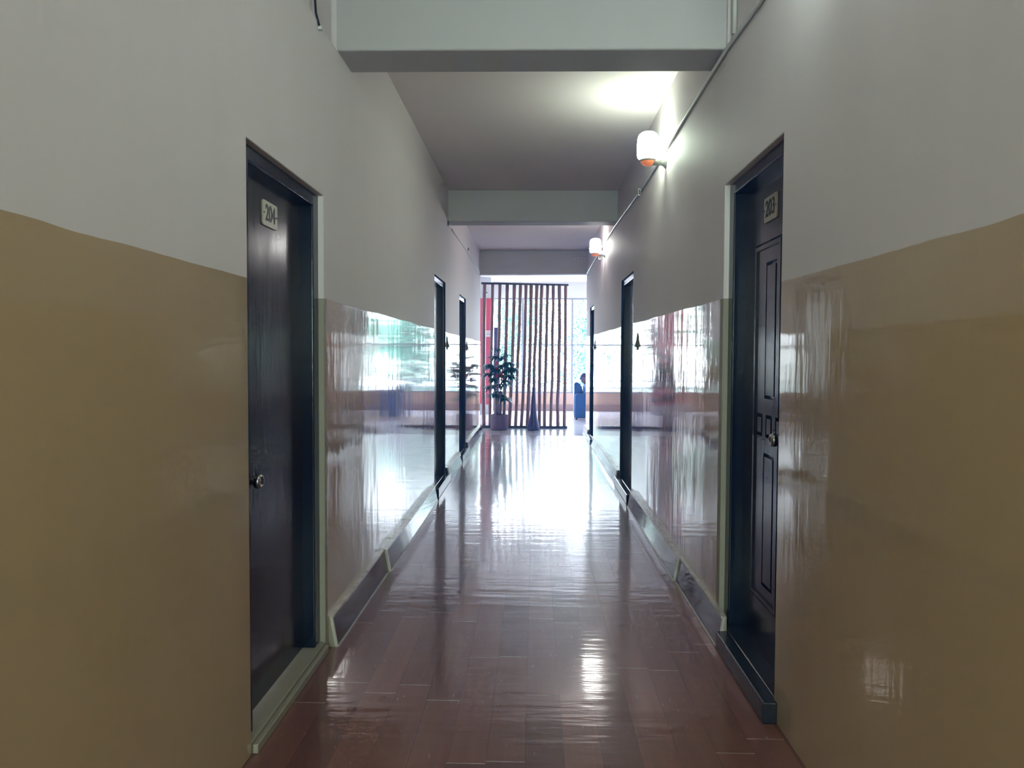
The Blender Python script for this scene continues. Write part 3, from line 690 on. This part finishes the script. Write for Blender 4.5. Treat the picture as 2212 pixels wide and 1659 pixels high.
# ------------------------------------------------------------------ seated person
pe = empty('person', (1.235, 17.05, 0), 'seated person with short black hair and pale blue shirt in the navy armchair', 'person')
def skin_mesh(name, verts, edges, radii, mt, parent, sub=2, root=0):
    me = bpy.data.meshes.new(name); me.from_pydata(verts, edges, []); o = bpy.data.objects.new(name, me); COL.objects.link(o)
    me.materials.append(mt); o.parent = parent
    md = o.modifiers.new('skin', 'SKIN'); md.use_smooth_shade = True
    for i, r in enumerate(radii):
        sv = me.skin_vertices[0].data[i]; sv.radius = (r, r) if not isinstance(r, tuple) else r; sv.use_root = (i == root)
    ss = o.modifiers.new('sub', 'SUBSURF'); ss.levels = sub; ss.render_levels = sub
    return o
V = []; E = []; R_ = []
def v(p, r, c=None):
    V.append(p); R_.append(r)
    if c is not None: E.append((c, len(V) - 1))
    return len(V) - 1
pel = v((0.02, 0, 0.41), (0.13, 0.10)); sp = v((-0.04, 0, 0.53), (0.125, 0.09), pel); chs = v((-0.07, 0, 0.66), (0.14, 0.095), sp); nb = v((-0.085, 0, 0.755), 0.060, chs); nk = v((-0.095, 0, 0.83), 0.050, nb)
hands = []
for sy in (-1, 1):
    shd = v((-0.08, sy * 0.165, 0.715), 0.052, chs); el = v((-0.02, sy * 0.235, 0.60), 0.040, shd); wr_ = v((0.19, sy * 0.21, 0.605), 0.026, el)
    pm_ = v((0.25, sy * 0.205, 0.605), (0.034, 0.016), wr_)
    for k, (dy, ln) in enumerate(((-0.026, 0.060), (-0.009, 0.072), (0.009, 0.068), (0.026, 0.052))):
        f1 = v((0.285, sy * 0.205 + dy, 0.605), 0.0090, pm_); f2 = v((0.285 + ln * .55, sy * 0.205 + dy * 1.15, 0.600), 0.0080, f1); v((0.285 + ln, sy * 0.205 + dy * 1.2, 0.585), 0.0070, f2)
    t1 = v((0.245, sy * (0.205 - 0.036), 0.598), 0.010, pm_); v((0.275, sy * (0.205 - 0.056), 0.592), 0.009, t1)
    hip = v((0.06, sy * 0.09, 0.41), 0.085, pel); kn = v((0.46, sy * 0.12, 0.46), 0.060, hip); an = v((0.50, sy * 0.12, 0.10), 0.038, kn); hl = v((0.50, sy * 0.12, 0.05), 0.036, an); v((0.66, sy * 0.13, 0.035), 0.030, hl)
body = skin_mesh('body', V, E, R_, M_skin, pe)
# head: shaped ellipsoid facing +x with nose, chin, eyes, ears
bm = new(); bmesh.ops.create_uvsphere(bm, u_segments=40, v_segments=28, radius=1.0)
for q in bm.verts:
    x, y, z = q.co; f = max(0, x)
    X = x * 0.094; Yy = y * 0.074; Z = z * 0.112
    if z < 0: X += -0.010 * (-z) * (1 if x < 0 else -0.9); Yy *= 1 - 0.28 * (-z); 
    if x < 0 and z < -0.2: X *= 0.86
    nose = math.exp(-((y / 0.16) ** 2) - ((z + 0.12) / 0.20) ** 2) * f
    X += 0.026 * nose
    X += 0.008 * math.exp(-((y / 0.35) ** 2) - ((z + 0.48) / 0.08) ** 2) * f
    X += 0.010 * math.exp(-((y / 0.30) ** 2) - ((z + 0.80) / 0.15) ** 2) * f
    for sy in (-1, 1): X -= 0.010 * math.exp(-(((y - sy * 0.42) / 0.16) ** 2) - ((z - 0.06) / 0.11) ** 2) * f
    q.co = (X, Yy, Z)
for sy in (-1, 1):
    g_ = bmesh.ops.create_uvsphere(bm, u_segments=12, v_segments=8, radius=1.0)['verts']
    for q in g_: q.co = Vector((q.co.x * 0.017 - 0.006, q.co.y * 0.009 + sy * 0.073, q.co.z * 0.030 - 0.010))
tilt = Matrix.Translation((-0.115, 0, 0.900)) @ Matrix.Rotation(math.radians(8), 4, 'Y')
bm.transform(tilt); hd = obj('head', bm, M_skin, pe, smooth=True)
for sy in (-1, 1):
    bm = new(); bmesh.ops.create_uvsphere(bm, u_segments=12, v_segments=8, radius=0.010); bm.transform(tilt @ Matrix.Translation((0.070, sy * 0.031, 0.006))); obj('eye', bm, M_black, hd, smooth=True)
bm = new(); tube(bm, [tilt @ Vector((0.080, yy, -0.053 - 3 * yy * yy)) for yy in (-0.022, -0.011, 0, 0.011, 0.022)], 0.004, 6); obj('mouth', bm, M_blossom, hd)
bm = new(); bmesh.ops.create_uvsphere(bm, u_segments=40, v_segments=28, radius=1.0)
kill = []
for q in bm.verts:
    x, y, z = q.co
    if z < -0.35 or (x > 0.42 and z < 0.50) or (x > -0.62 and z < 0.22): kill.append(q)
    k = 1.0 + 0.05 * mnoise.noise(Vector((x * 7, y * 7, z * 7)))
    q.co = Vector((x * 0.103 * k - 0.004, y * 0.082 * k, z * 0.121 * k + 0.002))
bmesh.ops.delete(bm, geom=kill, context='VERTS'); bm.transform(tilt)
hr = obj('hair', bm, M_hair, hd, smooth=True); sl = hr.modifiers.new('thick', 'SOLIDIFY'); sl.thickness = 0.012; sl.offset = -1
sv_ = [(0.02, 0, 0.42), (-0.04, 0, 0.53), (-0.07, 0, 0.66), (-0.085, 0, 0.765), (-0.08, -0.165, 0.715), (-0.05, -0.205, 0.645), (-0.08, 0.165, 0.715), (-0.05, 0.205, 0.645)]
skin_mesh('shirt', sv_, [(0, 1), (1, 2), (2, 3), (2, 4), (4, 5), (2, 6), (6, 7)], [(0.145, 0.115), (0.142, 0.105), (0.155, 0.108), 0.066, 0.066, 0.058, 0.066, 0.058], M_shirt, pe)
for sy in (-1, 1):
    skin_mesh('trouser_leg', [(0.04, sy * 0.085, 0.41), (0.24, sy * 0.10, 0.44), (0.46, sy * 0.12, 0.465), (0.49, sy * 0.12, 0.30), (0.50, sy * 0.12, 0.11)], [(0, 1), (1, 2), (2, 3), (3, 4)], [0.10, 0.088, 0.072, 0.062, 0.052], M_trouser, pe)
    bm = new(); prism(bm, [(0.455, 0.0), (0.72, 0.0), (0.735, 0.03), (0.68, 0.075), (0.56, 0.10), (0.455, 0.10)], lambda a, b, d, sy=sy: (a, sy * 0.12 + d, b), -0.045, 0.045); obj('shoe', bm, M_black, pe, bevel=0.015, segs=3)

# ------------------------------------------------------------------ outdoors
bm = new(); box(bm, -12, 16, LY + 0.15, 20.75, -0.15, -0.02); struct('balcony_floor', bm, M_slab)
rg = empty('balcony_railing', (0, 20.55, -0.02), 'low metal railing with two bars outside the lobby window', 'railing')
for z_ in (0.745, 0.565):
    bm = new(); tube(bm, [(-6, 0, z_), (10, 0, z_)], 0.014, 8); obj('rail', bm, M_railbar, rg)
for k in range(9):
    bm = new(); tube(bm, [(-5.6 + k * 1.9, 0, 0), (-5.6 + k * 1.9, 0, 0.75)], 0.016, 8); obj('post', bm, M_railbar, rg)
bm = new(); box(bm, -60, 60, 20.75, 120, -3.5, -3.4); struct('ground', bm, M_ground, 'pale ground far below the balcony')
def tree(x, y, h, r, mt, label):
    root = empty('tree', (x, y, -3.4), label, 'tree', 'trees beyond the balcony')
    bm = new(); rr = [0.20, 0.16, 0.12, 0.07]; tube(bm, [(0, 0, 0), (0.1, 0, h * .3), (-0.05, 0.1, h * .55), (0.1, 0, h * .8)], rr, 10)
    for k in range(6):
        a = k * 1.05; tube(bm, [(0, 0, h * (.35 + .06 * k)), (r * .4 * math.cos(a), r * .4 * math.sin(a), h * (.5 + .06 * k))], [0.06, 0.02], 6)
    obj('trunk', bm, M_bark, root)
    bm = new(); rnd = random.Random(int(x * 10 + 99))
    blobs = [(Vector((rnd.uniform(-.6, .6) * r, rnd.uniform(-.5, .5) * r, h * rnd.uniform(.35, .92))), rnd.uniform(.35, .6) * r) for _ in range(12)]
    for c, br2 in blobs:
        for _ in range(1300):
            d = Vector((rnd.gauss(0, 1), rnd.gauss(0, 1), rnd.gauss(0, 1))).normalized() * br2 * rnd.uniform(.55, 1.0) ** .5
            p = c + d; a = Vector((rnd.gauss(0, 1), rnd.gauss(0, 1), rnd.gauss(0, 1))).normalized(); b = a.cross(Vector((rnd.gauss(0, 1), rnd.gauss(0, 1), rnd.gauss(0, 1)))).normalized()
            s_ = rnd.uniform(.05, .10); q = [p - a * s_, p + b * s_ * .45, p + a * s_, p - b * s_ * .45]
            bm.faces.new([bm.verts.new(w) for w in q])
    obj('foliage', bm, mt, root)
tl = [(-6.5, 31, 7.4, 3.0, 0, 'leafy tree farthest left, beyond the balcony'), (-1.2, 38, 8.6, 3.4, 1, 'leafy tree seen between the left bamboo poles'), (2.6, 30, 7.2, 2.5, 2, 'pale leafy tree seen right of the bamboo screen'),
      (9.4, 32, 7.8, 3.0, 0, 'leafy tree right of the tree behind the mullion'), (15.0, 34, 7.8, 3.0, 1, 'leafy tree farthest right, beyond the balcony'), (21.5, 33, 8.0, 3.0, 2, 'leafy tree glimpsed in wall reflections on the left')]
for x, y, h, r, k, lb in tl: tree(x, y, h, r, M_treeleaf[k], lb)

# ------------------------------------------------------------------ veiling glare of the windows, imitated by an added blue volume
M = bpy.data.materials.new('blue_glare_volume'); M.use_nodes = True; nt = M.node_tree; nt.nodes.clear()
o = N(nt, 'ShaderNodeOutputMaterial'); vs = N(nt, 'ShaderNodeVolumeScatter'); vs.inputs['Color'].default_value = (0.03, 0.26, 1.0, 1)
vs.inputs['Density'].default_value = 0.0095; vs.inputs['Anisotropy'].default_value = 0.55; L(nt, vs.outputs[0], o.inputs['Volume'])
bm = new(); box(bm, WL - 0.3, WR + 0.3, YB - 0.05, 16.3, -0.02, ZC + 0.02)
hz = obj('glare_volume', bm, M); hz['kind'] = 'stuff'; hz['label'] = 'bluish volume added to imitate veiling glare from the windows'; hz['category'] = 'glare_volume'
